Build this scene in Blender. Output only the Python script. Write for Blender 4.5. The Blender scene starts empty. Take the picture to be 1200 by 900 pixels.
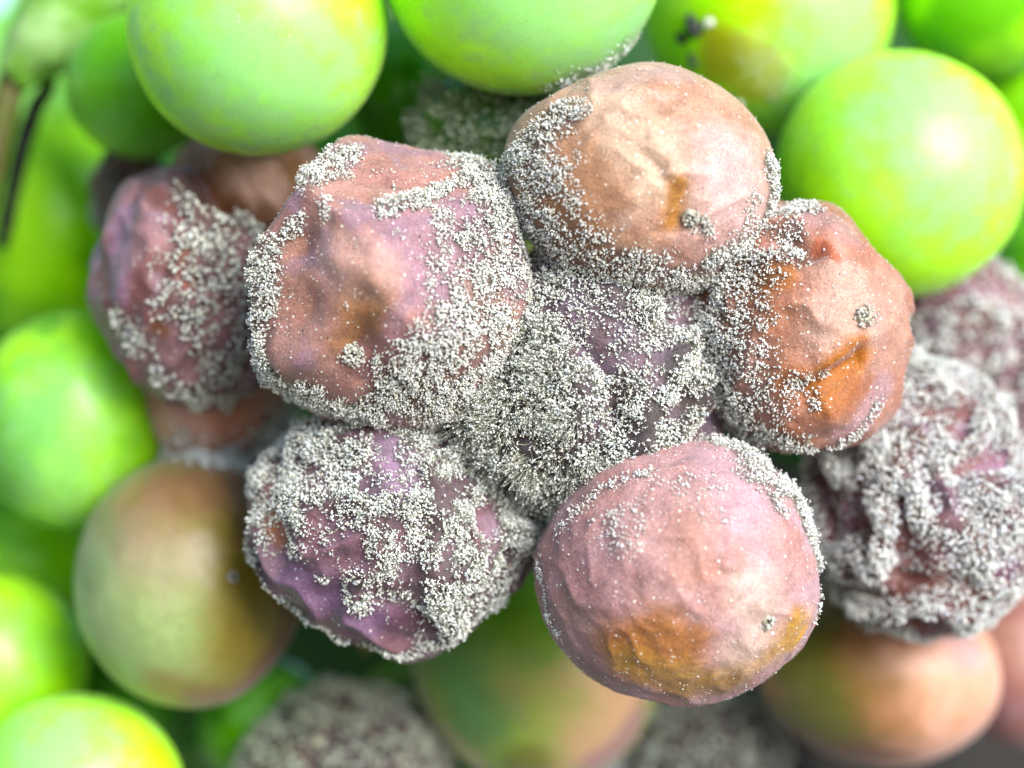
import bpy, bmesh, math
import numpy as np

# ------------------------------------------------------------------ camera, sky, sun, exposure
S = 6.1e-5                 # one design unit (about a photo pixel at the focus plane) in metres
LENS = 100.0
DP = LENS / 36.0 * 1200.0  # camera distance in design units
sc = bpy.context.scene
col = sc.collection

cam_d = bpy.data.cameras.new('camera')
cam = bpy.data.objects.new('camera', cam_d)
col.objects.link(cam)
sc.camera = cam
cam.location = (0, -DP * S, 0)
cam.rotation_euler = (math.radians(90), 0, 0)
cam_d.lens = LENS
cam_d.sensor_width = 36
cam_d.clip_start = 0.005
cam_d.clip_end = 50
cam_d.dof.use_dof = True
cam_d.dof.focus_distance = (DP - 80) * S
cam_d.dof.aperture_fstop = 11.5

SUN_EL, SUN_AZ = 24.0, 34.0        # degrees above the horizon; to the right of the camera, in front of the grapes
w = bpy.data.worlds.new('World')
sc.world = w
w.use_nodes = True
nt = w.node_tree
bg = nt.nodes['Background']
sky = nt.nodes.new('ShaderNodeTexSky')
sky.sky_type = 'NISHITA'
sky.sun_disc = False
sky.sun_elevation = math.radians(SUN_EL)
# light comes from direction (sin az, -cos az) in plan; sky rotation is measured from +Y clockwise
sky.sun_rotation = math.radians(180 - SUN_AZ)
sky.air_density = 1.0
sky.dust_density = 0.6
sky.ozone_density = 2.0
nt.links.new(sky.outputs[0], bg.inputs[0])
bg.inputs[1].default_value = 0.075

sun_d = bpy.data.lights.new('sun', 'SUN')
sun_d.energy = 2.8
sun_d.angle = math.radians(42)
sun_d.color = (1.0, 0.99, 0.97)
sun = bpy.data.objects.new('sun', sun_d)
col.objects.link(sun)
sun.rotation_euler = (math.radians(90 - SUN_EL), 0, math.radians(SUN_AZ))
sun.location = (0.1, -0.2, 0.3)

sc.view_settings.view_transform = 'Standard'
sc.view_settings.look = 'None'
sc.view_settings.gamma = 1.0
sc.view_settings.use_curve_mapping = False
sc.view_settings.exposure = 1.66
sc.cycles.max_bounces = 12
sc.cycles.diffuse_bounces = 6
sc.cycles.transmission_bounces = 4

rng = np.random.default_rng(7)

# ------------------------------------------------------------------ helpers
ALB = 0.52
def lin(r, g, b, k=ALB):
    c = np.array([r, g, b], float) / 255.0
    return np.where(c <= 0.04045, c / 12.92, ((c + 0.055) / 1.055) ** 2.4) * k * (np.array([0.97, 1.0, 1.05]) if k == ALB else 1.0)

def _hash(ix, iy, iz, seed):
    h = (ix.astype(np.int64) * 374761393 + iy.astype(np.int64) * 668265263 + iz.astype(np.int64) * 2147483647 + seed * 1274126177) & 0xffffffff
    h = ((h ^ (h >> 13)) * 1274126177) & 0xffffffff
    h = ((h ^ (h >> 16)) * 2246822519) & 0xffffffff
    return (h ^ (h >> 15)) & 0xffffffff

_G = np.random.default_rng(3).normal(size=(256, 3))
_G /= np.linalg.norm(_G, axis=1)[:, None]

def noise(p, seed=0):
    p = np.asarray(p, float)
    i = np.floor(p).astype(np.int64)
    f = p - i
    u = f * f * f * (f * (f * 6 - 15) + 10)
    out = np.zeros(len(p))
    for dx in (0, 1):
        for dy in (0, 1):
            for dz in (0, 1):
                g = _G[_hash(i[:, 0] + dx, i[:, 1] + dy, i[:, 2] + dz, seed) & 255]
                d = g[:, 0] * (f[:, 0] - dx) + g[:, 1] * (f[:, 1] - dy) + g[:, 2] * (f[:, 2] - dz)
                wt = (u[:, 0] if dx else 1 - u[:, 0]) * (u[:, 1] if dy else 1 - u[:, 1]) * (u[:, 2] if dz else 1 - u[:, 2])
                out += d * wt
    return out * 1.6

def fbm(p, oct=3, seed=0):
    a, s, o = 1.0, 1.0, 0
    for k in range(oct):
        o = o + a * noise(p * s + 17.3 * k, seed + k)
        a *= 0.5
        s *= 2.03
    return o

def sstep(a, b, x):
    t = np.clip((x - a) / (b - a), 0, 1)
    return t * t * (3 - 2 * t)

_ico = {}
def ico(n):
    if n not in _ico:
        bm = bmesh.new()
        bmesh.ops.create_icosphere(bm, subdivisions=n, radius=1.0)
        v = np.array([x.co[:] for x in bm.verts])
        f = np.array([[y.index for y in x.verts] for x in bm.faces])
        bm.free()
        v /= np.linalg.norm(v, axis=1)[:, None]
        _ico[n] = (v, f)
    return _ico[n]

def tri_mesh(name, v, f, cols=None, floats=None, smooth=True):
    m = bpy.data.meshes.new(name)
    v = np.asarray(v, np.float32)
    f = np.asarray(f, np.int32)
    k = f.shape[1]
    m.vertices.add(len(v))
    m.vertices.foreach_set('co', v.ravel())
    m.loops.add(f.size)
    m.loops.foreach_set('vertex_index', f.ravel())
    m.polygons.add(len(f))
    m.polygons.foreach_set('loop_start', np.arange(0, f.size, k, dtype=np.int32))
    m.update(calc_edges=True)
    m.polygons.foreach_set('use_smooth', np.full(len(f), smooth, bool))
    if cols is not None:
        a = m.attributes.new('Col', 'FLOAT_COLOR', 'POINT')
        c4 = np.ones((len(v), 4), np.float32)
        c4[:, :3] = cols
        a.data.foreach_set('color', c4.ravel())
    for nm, arr in (floats or {}).items():
        a = m.attributes.new(nm, 'FLOAT', 'POINT')
        a.data.foreach_set('value', np.asarray(arr, np.float32))
    m.validate()
    return m

def link(name, mesh, mat=None, parent=None, **props):
    o = bpy.data.objects.new(name, mesh)
    col.objects.link(o)
    if mesh is not None and mat is not None:
        mesh.materials.append(mat)
    if parent is not None:
        o.parent = parent
    for k, v in props.items():
        o[k] = v
    return o

# ------------------------------------------------------------------ materials
def new_mat(name):
    m = bpy.data.materials.new(name)
    m.use_nodes = True
    n = m.node_tree
    return m, n, n.nodes['Principled BSDF']

def N(n, t, **kw):
    x = n.nodes.new(t)
    for k, v in kw.items():
        setattr(x, k, v)
    return x

def mixc(n, fac, a, b, blend='MIX'):
    x = N(n, 'ShaderNodeMix', data_type='RGBA', blend_type=blend)
    if isinstance(fac, (int, float)): x.inputs[0].default_value = fac
    else: n.links.new(fac, x.inputs[0])
    for v, i in ((a, 6), (b, 7)):
        if isinstance(v, tuple): x.inputs[i].default_value = v
        else: n.links.new(v, x.inputs[i])
    return x.outputs[2]

def ramp(n, src, lo, hi, a=0.0, b=1.0):
    x = N(n, 'ShaderNodeMapRange')
    n.links.new(src, x.inputs[0])
    x.inputs[1].default_value, x.inputs[2].default_value, x.inputs[3].default_value, x.inputs[4].default_value = lo, hi, a, b
    return x.outputs[0]

def math_(n, op, a, b=None):
    x = N(n, 'ShaderNodeMath', operation=op)
    for i, v in enumerate((a, b)):
        if v is None: continue
        if isinstance(v, (int, float)): x.inputs[i].default_value = v
        else: n.links.new(v, x.inputs[i])
    return x.outputs[0]

def tex_noise(n, co, scale, detail=3, rough=0.55):
    x = N(n, 'ShaderNodeTexNoise')
    n.links.new(co, x.inputs['Vector'])
    x.inputs['Scale'].default_value = scale
    x.inputs['Detail'].default_value = detail
    x.inputs['Roughness'].default_value = rough
    return x.outputs['Fac']

def skin_material(name, sss=0.25, rough=0.42, radius=(1.0, 0.45, 0.25), scale=0.0012, speck=1.0, bump=0.3, sheen=0.25, sheen_col=(0.85, 0.8, 0.95, 1), mottle=0.16, spec=0.45):
    m, n, p = new_mat(name)
    co = N(n, 'ShaderNodeTexCoord').outputs['Object']
    at = N(n, 'ShaderNodeAttribute', attribute_name='Col').outputs['Color']
    bl = N(n, 'ShaderNodeAttribute', attribute_name='bloom').outputs['Fac']
    n1 = tex_noise(n, co, 900, 4)
    n2 = tex_noise(n, co, 5200, 4, 0.7)
    c = mixc(n, mottle * 2, at, mixc(n, 1.0, at, N_rgb(n, n1, 0.55, 1.45), 'MULTIPLY'))
    c = mixc(n, min(mottle * 3.0, 0.8), c, mixc(n, 1.0, c, N_rgb(n, n2, 0.35, 1.65), 'MULTIPLY'))
    if speck > 0:
        v1 = N(n, 'ShaderNodeTexVoronoi'); n.links.new(co, v1.inputs['Vector']); v1.inputs['Scale'].default_value = 2300
        region = ramp(n, tex_noise(n, co, 420, 2), 0.40, 0.58, 0.12, 1.0)
        rnd = N(n, 'ShaderNodeSeparateColor'); n.links.new(v1.outputs['Color'], rnd.inputs[0])
        size = ramp(n, rnd.outputs[0], 0.3, 1.0, 0.0, 0.26)
        dot = ramp(n, math_(n, 'SUBTRACT', v1.outputs['Distance'], size), -0.06, 0.03, 1.0, 0.0)
        dotw = math_(n, 'MULTIPLY', math_(n, 'MULTIPLY', dot, region), 0.8 * speck)
        c = mixc(n, dotw, c, (0.75, 0.71, 0.66, 1))
        v2 = N(n, 'ShaderNodeTexVoronoi'); n.links.new(co, v2.inputs['Vector']); v2.inputs['Scale'].default_value = 1150
        r2 = N(n, 'ShaderNodeSeparateColor'); n.links.new(v2.outputs['Color'], r2.inputs[0])
        size2 = ramp(n, r2.outputs[1], 0.4, 1.0, -0.05, 0.13)
        dk = ramp(n, math_(n, 'SUBTRACT', v2.outputs['Distance'], size2), -0.05, 0.03, 0.85 * speck, 0.0)
        c = mixc(n, dk, c, (0.035, 0.025, 0.022, 1))
    n.links.new(c, p.inputs['Base Color'])
    rr = ramp(n, n1, 0.3, 0.7, rough - 0.08, rough + 0.12)
    n.links.new(math_(n, 'ADD', rr, math_(n, 'MULTIPLY', bl, 0.1)), p.inputs['Roughness'])
    p.inputs['Subsurface Weight'].default_value = sss
    p.inputs['Subsurface Radius'].default_value = radius
    p.inputs['Subsurface Scale'].default_value = scale
    p.inputs['Specular IOR Level'].default_value = spec
    p.inputs['Sheen Weight'].default_value = sheen
    p.inputs['Sheen Roughness'].default_value = 0.45
    p.inputs['Sheen Tint'].default_value = sheen_col
    b = N(n, 'ShaderNodeBump'); b.inputs['Strength'].default_value = bump; b.inputs['Distance'].default_value = 0.00022
    n.links.new(math_(n, 'ADD', n2, math_(n, 'MULTIPLY', n1, 1.5)), b.inputs['Height'])
    n.links.new(b.outputs[0], p.inputs['Normal'])
    return m

def N_rgb(n, src, lo, hi):
    v = ramp(n, src, 0.25, 0.75, lo, hi)
    x = N(n, 'ShaderNodeCombineColor')
    for i in range(3): n.links.new(v, x.inputs[i])
    return x.outputs[0]

MAT_ROT = skin_material('rotten grape skin', sss=0.2, rough=0.46, speck=1.0, bump=0.5, sheen=0.18, mottle=0.22, spec=0.32)
MAT_SOFT = skin_material('ripening grape skin', sss=0.3, rough=0.4, radius=(1.0, 0.7, 0.3), scale=0.002, speck=0.0, bump=0.1, sheen=0.2, mottle=0.1)
MAT_GREEN = skin_material('green grape skin', sss=0.9, rough=0.27, radius=(0.8, 1.0, 0.12), scale=0.006, speck=0.22, bump=0.06, sheen=0.1, sheen_col=(0.85, 1.0, 0.85, 1), mottle=0.05, spec=0.3)

def mould_material():
    m, n, p = new_mat('grey mould')
    at = N(n, 'ShaderNodeAttribute', attribute_name='Col').outputs['Color']
    n.links.new(at, p.inputs['Base Color'])
    p.inputs['Roughness'].default_value = 0.75
    p.inputs['Specular IOR Level'].default_value = 0.25
    tr = N(n, 'ShaderNodeBsdfTranslucent')
    n.links.new(at, tr.inputs[0])
    mx = N(n, 'ShaderNodeMixShader')
    mx.inputs[0].default_value = 0.38
    n.links.new(p.outputs[0], mx.inputs[1]); n.links.new(tr.outputs[0], mx.inputs[2])
    n.links.new(mx.outputs[0], n.nodes['Material Output'].inputs[0])
    return m
MAT_MOULD = mould_material()

def plain(name, c1, c2, scale, rough=0.6, bump=0.4, dist=0.0002, sss=0.0):
    m, n, p = new_mat(name)
    co = N(n, 'ShaderNodeTexCoord').outputs['Object']
    f = tex_noise(n, co, scale, 5)
    c = mixc(n, ramp(n, f, 0.35, 0.65), tuple(c1) + (1,), tuple(c2) + (1,))
    n.links.new(c, p.inputs['Base Color'])
    p.inputs['Roughness'].default_value = rough
    p.inputs['Subsurface Weight'].default_value = sss
    p.inputs['Subsurface Scale'].default_value = 0.001
    b = N(n, 'ShaderNodeBump'); b.inputs['Strength'].default_value = bump; b.inputs['Distance'].default_value = dist
    n.links.new(f, b.inputs['Height']); n.links.new(b.outputs[0], p.inputs['Normal'])
    return m
MAT_SCAR = plain('stylar scar cork', (0.16, 0.13, 0.09), (0.42, 0.38, 0.30), 3500, 0.8, 0.8)
MAT_PIT = plain('scar pit', (0.02, 0.018, 0.012), (0.06, 0.05, 0.03), 3000, 0.8)
MAT_CRUMB = plain('withered blossom', (0.008, 0.009, 0.010), (0.05, 0.055, 0.05), 2500, 0.8, 1.0)
MAT_STEM = plain('green stalk', tuple(lin(112, 175, 30, .7)), tuple(lin(165, 205, 125, .7)), 260, 0.5, 0.5, 0.0004, 0.2)
MAT_STEMB = plain('woody stalk', tuple(lin(110, 95, 30)), tuple(lin(120, 135, 40)), 300, 0.65, 0.7, 0.0004)
MAT_SHADE = plain('shade black', (0.004, 0.0035, 0.003), (0.012, 0.010, 0.008), 180, 0.9, 1.0, 0.002)  # near-black colour standing in for shaded gaps and unlit depth

def leaf_material(name, c1, c2):
    m, n, p = new_mat(name)
    co = N(n, 'ShaderNodeTexCoord').outputs['Object']
    f = tex_noise(n, co, 60, 4)
    c = mixc(n, ramp(n, f, 0.35, 0.65), tuple(c1) + (1,), tuple(c2) + (1,))
    n.links.new(c, p.inputs['Base Color'])
    p.inputs['Roughness'].default_value = 0.5
    tr = N(n, 'ShaderNodeBsdfTranslucent'); n.links.new(c, tr.inputs[0])
    mx = N(n, 'ShaderNodeMixShader'); mx.inputs[0].default_value = 0.35
    n.links.new(p.outputs[0], mx.inputs[1]); n.links.new(tr.outputs[0], mx.inputs[2])
    n.links.new(mx.outputs[0], n.nodes['Material Output'].inputs[0])
    return m
MAT_LEAF = leaf_material('bright vine leaf', lin(92, 190, 8, 0.7), lin(112, 205, 14, 0.7))
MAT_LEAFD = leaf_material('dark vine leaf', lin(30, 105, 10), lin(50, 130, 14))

# ------------------------------------------------------------------ grape maker
def px(x, y, d):
    """A point seen at photo position x, y and d units behind the focus plane, in design units."""
    k = (DP + d) / DP
    return np.array([(x - 600) * k, d, (450 - y) * k])

class Grape:
    def __init__(g, c, r, rot=0.0, depth=None, level=6, seed=1):
        g.cx, g.cy, g.d = c
        g.rx, g.ry = r if isinstance(r, tuple) else (r, r)
        g.rm = 0.5 * (g.rx + g.ry)
        g.k = (DP + g.d) / DP
        g.rd = depth or g.rm
        g.seed = seed
        g.C = px(*c)
        F = g.C - np.array([0, -DP, 0]); F /= np.linalg.norm(F)
        R = np.cross(F, [0, 0, 1]); R /= np.linalg.norm(R)
        U = np.cross(R, F)
        ca, sa = math.cos(math.radians(rot)), math.sin(math.radians(rot))
        g.ca, g.sa = ca, sa
        g.R, g.U, g.F = R * ca + U * sa, U * ca - R * sa, F
        g.dirs, g.faces = ico(level)
        g.rad = np.ones(len(g.dirs))
        g.off = np.array([seed * 7.31, seed * 3.77, -seed * 5.13])
        g.q = g.dirs * np.array([g.rx, g.rd, g.ry]) / 100.0 + g.off      # noise coordinates, 1 = 100 units
    def dir(g, x, y, back=False):
        dx, dy = x - g.cx, g.cy - y
        a = (dx * g.ca + dy * g.sa) / g.rx
        c = (dy * g.ca - dx * g.sa) / g.ry
        l = math.hypot(a, c)
        if l > 0.985:
            a, c = a / l * 0.985, c / l * 0.985
        b = math.sqrt(max(1 - a * a - c * c, 0.0))
        return np.array([a, b if back else -b, c])
    def dist(g, path, dirs=None):
        """distance in units from every vertex to a polyline of photo positions laid on the skin"""
        dirs = g.dirs if dirs is None else dirs
        if not isinstance(path[0], (tuple, list)):
            path = [path]
        pts = [g.dir(*p) for p in path]
        best = np.full(len(dirs), 9.0)
        if len(pts) == 1:
            best = np.linalg.norm(dirs - pts[0], axis=1)
        for a, b in zip(pts[:-1], pts[1:]):
            ab = b - a
            t = np.clip(((dirs - a) @ ab) / max(ab @ ab, 1e-9), 0, 1)
            best = np.minimum(best, np.linalg.norm(dirs - (a + t[:, None] * ab), axis=1))
        return best * g.rm
    def field(g, path, rad, soft=0.35, rag=0.3, fr=3.0):
        q = g.dist(path) / rad
        if rag: q = q + rag * fbm(g.q * fr, 3, g.seed + 11)
        return 1 - sstep(1 - soft, 1 + soft, q)
    def facet(g, x, y, h, k=30.0, front=0.0):
        """flatten the skin against a plane whose normal points at photo position x, y (pulled to the front), at h of the radius"""
        n = np.array([x - g.cx, 0, g.cy - y], float); n /= np.linalg.norm(n)
        n = n * math.cos(front) + np.array([0, -1, 0]) * math.sin(front)
        dt = np.maximum(g.dirs @ n, 1e-3)
        cap = h / dt
        g.rad = -np.log(np.exp(-k * g.rad) + np.exp(-k * np.minimum(cap, 4))) / k
    def dent(g, path, rad, depth):
        g.rad = g.rad - depth / g.rm * np.exp(-(g.dist(path) / rad) ** 2)
    def lumps(g, amp, fr, seed=0, ridged=False, oct=3, mask=None):
        f = fbm(g.q * fr, oct, g.seed + seed)
        if ridged: f = 0.5 - np.abs(f)
        f = f * amp / g.rm
        g.rad = g.rad + (f if mask is None else f * mask)
    def wrinkle(g, amp, fr, warp=0.5, seed=0, mask=None):
        """ropey folds: sharp winding crests between rounded hollows"""
        wv = np.stack([noise(g.q * fr * 0.8 + 31 * k, g.seed + 60 + seed + k) for k in range(3)], 1)
        n = noise(g.q * fr + warp * wv, g.seed + 70 + seed)
        g.ridge = np.clip(1 - np.abs(n) / 0.5, 0, 1) ** 1.4
        f = amp / g.rm * (g.ridge - 0.45)
        g.rad = g.rad + (f if mask is None else f * mask)
    def colour(g, base, alt, third, fr=1.2):
        n1 = sstep(-0.35, 0.45, fbm(g.q * fr, 3, g.seed + 21))[:, None]
        n2 = sstep(0.0, 0.6, fbm(g.q * fr * 1.4 + 9, 3, g.seed + 31))[:, None]
        c = base * (1 - n1) + alt * n1
        g.col = c * (1 - n2) + third * n2
        g.bloom = np.zeros(len(g.dirs))
    def paint(g, path, rad, c, s=1.0, soft=0.45, rag=0.35, fr=2.5, bloom=0.0):
        f = (s * g.field(path, rad, soft, rag, fr))
        g.col = g.col * (1 - f[:, None]) + np.asarray(c) * f[:, None]
        g.bloom = np.maximum(g.bloom * (1 - f), bloom * f) if bloom == 0 else np.maximum(g.bloom, bloom * f)
    def finish(g):
        l = g.dirs * g.rad[:, None]
        v = (l[:, :1] * g.rx * g.R + l[:, 1:2] * g.rd * g.F + l[:, 2:] * g.ry * g.U) * g.k
        g.v = v                                     # relative to the centre, design units
        tri = v[g.faces]
        fn = np.cross(tri[:, 1] - tri[:, 0], tri[:, 2] - tri[:, 0])
        g.area = np.linalg.norm(fn, axis=1) * 0.5
        vn = np.zeros_like(v)
        for i in range(3): np.add.at(vn, g.faces[:, i], fn)
        vn /= np.linalg.norm(vn, axis=1)[:, None] + 1e-12
        g.vn = vn
        g.base = np.array([0, 0, v[:, 2].min()])
    def surface(g, x, y):
        i = int(np.argmax(g.dirs @ g.dir(x, y)))
        return g.v[i], g.vn[i]
    def build(g, name, label, mat, cat='grape', group=None):
        g.finish()
        g.root = link(name, None, None, None, label=label, category=cat)
        if group: g.root['group'] = group
        g.root.location = (g.C + g.base) * S
        me = tri_mesh('skin', (g.v - g.base) * S, g.faces, g.col, {'bloom': g.bloom})
        g.skin = link('skin', me, mat, g.root)
        return g.root

OCT_V = np.array([[1, 0, 0], [-1, 0, 0], [0, 1, 0], [0, -1, 0], [0, 0, 1], [0, 0, -1]], float)
OCT_F = np.array([[0, 2, 4], [2, 1, 4], [1, 3, 4], [3, 0, 4], [2, 0, 5], [1, 2, 5], [3, 1, 5], [0, 3, 5]])

def basis(d):
    h = np.where(np.abs(d[:, 2:3]) < 0.9, np.array([[0, 0, 1.0]]), np.array([[1.0, 0, 0]]))
    a = np.cross(d, h); a /= np.linalg.norm(a, axis=1)[:, None]
    return a, np.cross(d, a)

def hairs(P, D, L, rs, rh, heads, headcol, stalkcol):
    """stalks with clusters of pale spore heads at their tips"""
    n = len(P)
    a, b = basis(D)
    bend = (a * rng.normal(size=(n, 1)) + b * rng.normal(size=(n, 1))) * L[:, None] * 0.22
    mid = P + D * (L * 0.5)[:, None] + bend * 0.35
    top = P + D * L[:, None] + bend
    V, F, Cc = [], [], []
    ang = np.arange(3) * 2.0944
    rings = []
    for c, s in ((P - D * 1.5, 1.3), (mid, 1.0), (top, 0.8)):
        r = (rs * s)[:, None, None]
        rings.append(c[:, None, :] + r * (np.cos(ang)[None, :, None] * a[:, None, :] + np.sin(ang)[None, :, None] * b[:, None, :]))
    V.append(np.concatenate(rings, axis=1).reshape(-1, 3))
    def strip(k0, k1):
        return np.array([t for i in range(3) for t in ([k0 + i, k0 + (i + 1) % 3, k1 + (i + 1) % 3], [k0 + i, k1 + (i + 1) % 3, k1 + i])])
    long_, short = np.nonzero(L > 11)[0], np.nonzero(L <= 11)[0]
    for idx, k0, k1 in ((long_, 0, 3), (long_, 3, 6), (short, 0, 6)):
        F.append((idx[:, None, None] * 9 + strip(k0, k1)[None]).reshape(-1, 3))
    Cc.append(np.repeat(stalkcol, 9, axis=0))
    base = n * 9
    for h in range(heads):
        keep = np.arange(n) if h == 0 else np.nonzero(rng.random(n) < (0.5 if h == 1 else 0.2))[0]
        m = len(keep)
        o = rng.normal(size=(m, 3)); o /= np.linalg.norm(o, axis=1)[:, None]
        c = top[keep] + o * (rh[keep] * (0.45 if h == 0 else 1.25))[:, None]
        if h: c -= D[keep] * (L[keep] * rng.random(m) * 0.3)[:, None]
        r = rh[keep] * rng.uniform(0.65, 1.15, m)
        st = rng.uniform(0.75, 1.3, (m, 3))
        # random spin of the octahedron
        e1 = rng.normal(size=(m, 3)); e1 /= np.linalg.norm(e1, axis=1)[:, None]
        e2, e3 = basis(e1)
        vv = (OCT_V[None, :, 0:1] * e1[:, None] * st[:, None, 0:1] + OCT_V[None, :, 1:2] * e2[:, None] * st[:, None, 1:2] + OCT_V[None, :, 2:3] * e3[:, None] * st[:, None, 2:3])
        V.append((c[:, None] + vv * r[:, None, None]).reshape(-1, 3))
        F.append((base + np.arange(m)[:, None, None] * 6 + OCT_F[None]).reshape(-1, 3))
        Cc.append(np.repeat(headcol[keep], 6, axis=0))
        base += m * 6
    return np.concatenate(V), np.concatenate(F), np.concatenate(Cc)

TRI = [0]
def mould(g, patches, dens=0.21, clump=4.4, gap=0.9, back=0.15, tint=(0.89, 0.89, 0.84), head=1.18, lean=(0, 0, 0), heads=3, name='mould', label=None, stray=0.0, onridge=0.0, rot=0.55):
    """patches: (path, radius, cover 0..1, stalk length)"""
    nv = len(g.dirs)
    D = np.zeros(nv); Ln = np.full(nv, 5.0); wsum = np.full(nv, 1e-6)
    for path, rad, cov, ln in patches:
        f = g.field(path, rad, 0.8, 0.55, 3.0) * cov
        D = np.maximum(D, f)
        Ln += f * ln; wsum += f
    Ln = np.where(wsum > 0.01, (Ln - 5.0) / np.maximum(wsum, 1e-3), 5.0)
    rear = sstep(0.15, 0.5, g.dirs[:, 1])
    D = D * (1 - rear) + rear * back * (fbm(g.q * 1.5, 2, g.seed + 5) > -0.1)
    if onridge:
        D = D * (1 - onridge + onridge * sstep(0.15, 0.6, g.ridge))
    if rot:                                       # skin under a colony: rot brown, plus shade between the hairs painted in
        t = (rot * sstep(0.15, 0.9, D))[:, None]
        g.col = g.col * (1 - t) + np.array([0.034, 0.026, 0.022]) * t
        c4 = np.ones((nv, 4), np.float32); c4[:, :3] = g.col
        g.skin.data.attributes['Col'].data.foreach_set('color', c4.ravel())
    D = np.maximum(D, stray)
    fd = D[g.faces].mean(1) * g.area * dens / (g.k * g.k)
    tot = fd.sum()
    n = int(tot * 1.5)
    cs = np.cumsum(fd)
    fi = np.searchsorted(cs, rng.random(n) * cs[-1])
    fi = np.clip(fi, 0, len(fd) - 1)
    u, v = rng.random(n), rng.random(n)
    fl = u + v > 1
    u[fl], v[fl] = 1 - u[fl], 1 - v[fl]
    bw = np.stack([1 - u - v, u, v], 1)[:, :, None]
    P = (g.v[g.faces[fi]] * bw).sum(1)
    Nn = (g.vn[g.faces[fi]] * bw).sum(1); Nn /= np.linalg.norm(Nn, axis=1)[:, None]
    q = (g.q[g.faces[fi]] * bw).sum(1)
    dd = (D[g.faces[fi]][:, :, None] * bw).sum(1)[:, 0]
    ll = (Ln[g.faces[fi]][:, :, None] * bw).sum(1)[:, 0]
    nz = fbm(q * clump, 3, g.seed + 41)
    keep = rng.random(n) < np.clip(0.70 + gap * nz * (1.4 - 0.5 * dd), 0.03, 1)
    P, Nn, q, dd, ll, nz = P[keep], Nn[keep], q[keep], dd[keep], ll[keep], nz[keep]
    m = len(P)
    flow = np.stack([noise(q * 5 + k * 13.1, g.seed + 50 + k) for k in range(3)], 1)
    Dr = Nn + 0.55 * flow + 0.28 * rng.normal(size=(m, 3)) + np.asarray(lean)
    Dr /= np.linalg.norm(Dr, axis=1)[:, None]
    L = np.where(ll < 11, ll * 0.72, ll) * rng.uniform(0.5, 1.3, m) * (0.75 + 0.5 * dd) * np.clip(1 + 0.7 * nz, 0.4, 1.7) * np.clip(dd * 3, 0.3, 1)
    rh = head * rng.uniform(0.5, 1.38, m) * g.k * (0.55 + 0.45 * np.clip(dd * 2.2, 0, 1))
    rs = rng.uniform(0.28, 0.5, m) * g.k
    br = rng.uniform(0.85, 1.15, m)[:, None]
    warm = rng.normal(size=(m, 1)) * 0.03
    hc = np.clip(np.asarray(tint)[None] * br * (1 + warm * np.array([[1, 0.2, -1.2]])), 0.05, 0.93)
    stc = hc * np.array([[0.6, 0.6, 0.52]])
    V, F, Cc = hairs(P, Dr, L, rs, rh, heads, hc, stc)
    TRI[0] += len(F)
    me = tri_mesh(name, (V - g.base) * S, F, Cc)
    o = link(name, me, MAT_MOULD, g.root, kind='stuff')
    if label: o['label'] = label
    return o

def lathe(prof, seg, jit=0.0):
    V, F = [], []
    for r, h in prof:
        for i in range(seg):
            a = 2 * math.pi * i / seg
            rr = r * (1 + jit * math.sin(a * 3 + h) + jit * 0.7 * math.sin(a * 5 + 1.7))
            V.append((rr * math.cos(a), rr * math.sin(a), h))
    for k in range(len(prof) - 1):
        for i in range(seg):
            j = (i + 1) % seg
            F.append((k * seg + i, k * seg + j, (k + 1) * seg + j, (k + 1) * seg + i))
    return np.array(V), np.array(F)

def scar(g, x, y, r, fuzz=60, side=(0, 0)):
    """the dry stylar dot of a grape: a corky button with a dark pit, fringed with mould"""
    p, n = g.surface(x, y)
    a, b = basis(n[None]); a, b = a[0], b[0]
    v, f = lathe([(r * 1.25, -2.0), (r * 1.1, 0.5), (r * 0.95, r * 0.5), (r * 0.7, r * 0.62), (r * 0.5, r * 0.42), (r * 0.42, r * 0.2)], 14, 0.09)
    w = p + v[:, :1] * a + v[:, 1:2] * b + v[:, 2:] * n
    button = link('stylar_scar', tri_mesh('stylar_scar', (w - g.base) * S, f), MAT_SCAR, g.root)
    v, f = lathe([(r * 0.46, r * 0.24), (r * 0.25, r * 0.12), (r * 0.02, r * 0.1)], 12)
    w = p + v[:, :1] * a + v[:, 1:2] * b + v[:, 2:] * n
    link('pit', tri_mesh('pit', (w - g.base) * S, f), MAT_PIT, button)
    if fuzz:
        t = rng.uniform(0, 2 * math.pi, fuzz)
        rr = r * rng.uniform(0.55, 1.7, fuzz)
        dx, dy = np.cos(t) * rr + side[0], np.sin(t) * rr + side[1]
        right, up = g.R, g.U
        P = p + dx[:, None] * right + dy[:, None] * up
        P -= ((P - p) @ n)[:, None] * n
        lift = np.where(np.hypot(dx, dy) < r, r * 0.5, 0)
        P = P + n * lift[:, None]
        Dr = n + 0.5 * rng.normal(size=(fuzz, 3)); Dr /= np.linalg.norm(Dr, axis=1)[:, None]
        hc = np.array([[0.74, 0.73, 0.66]]) * rng.uniform(0.75, 1.05, (fuzz, 1))
        V, F, Cc = hairs(P, Dr, rng.uniform(2, 5, fuzz), np.full(fuzz, 0.5), rng.uniform(1.3, 2.1, fuzz), 2, hc, hc * 0.7)
        link('fringe', tri_mesh('fringe', (V - g.base) * S, F, Cc), MAT_MOULD, button, kind='stuff')
    return button

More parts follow.
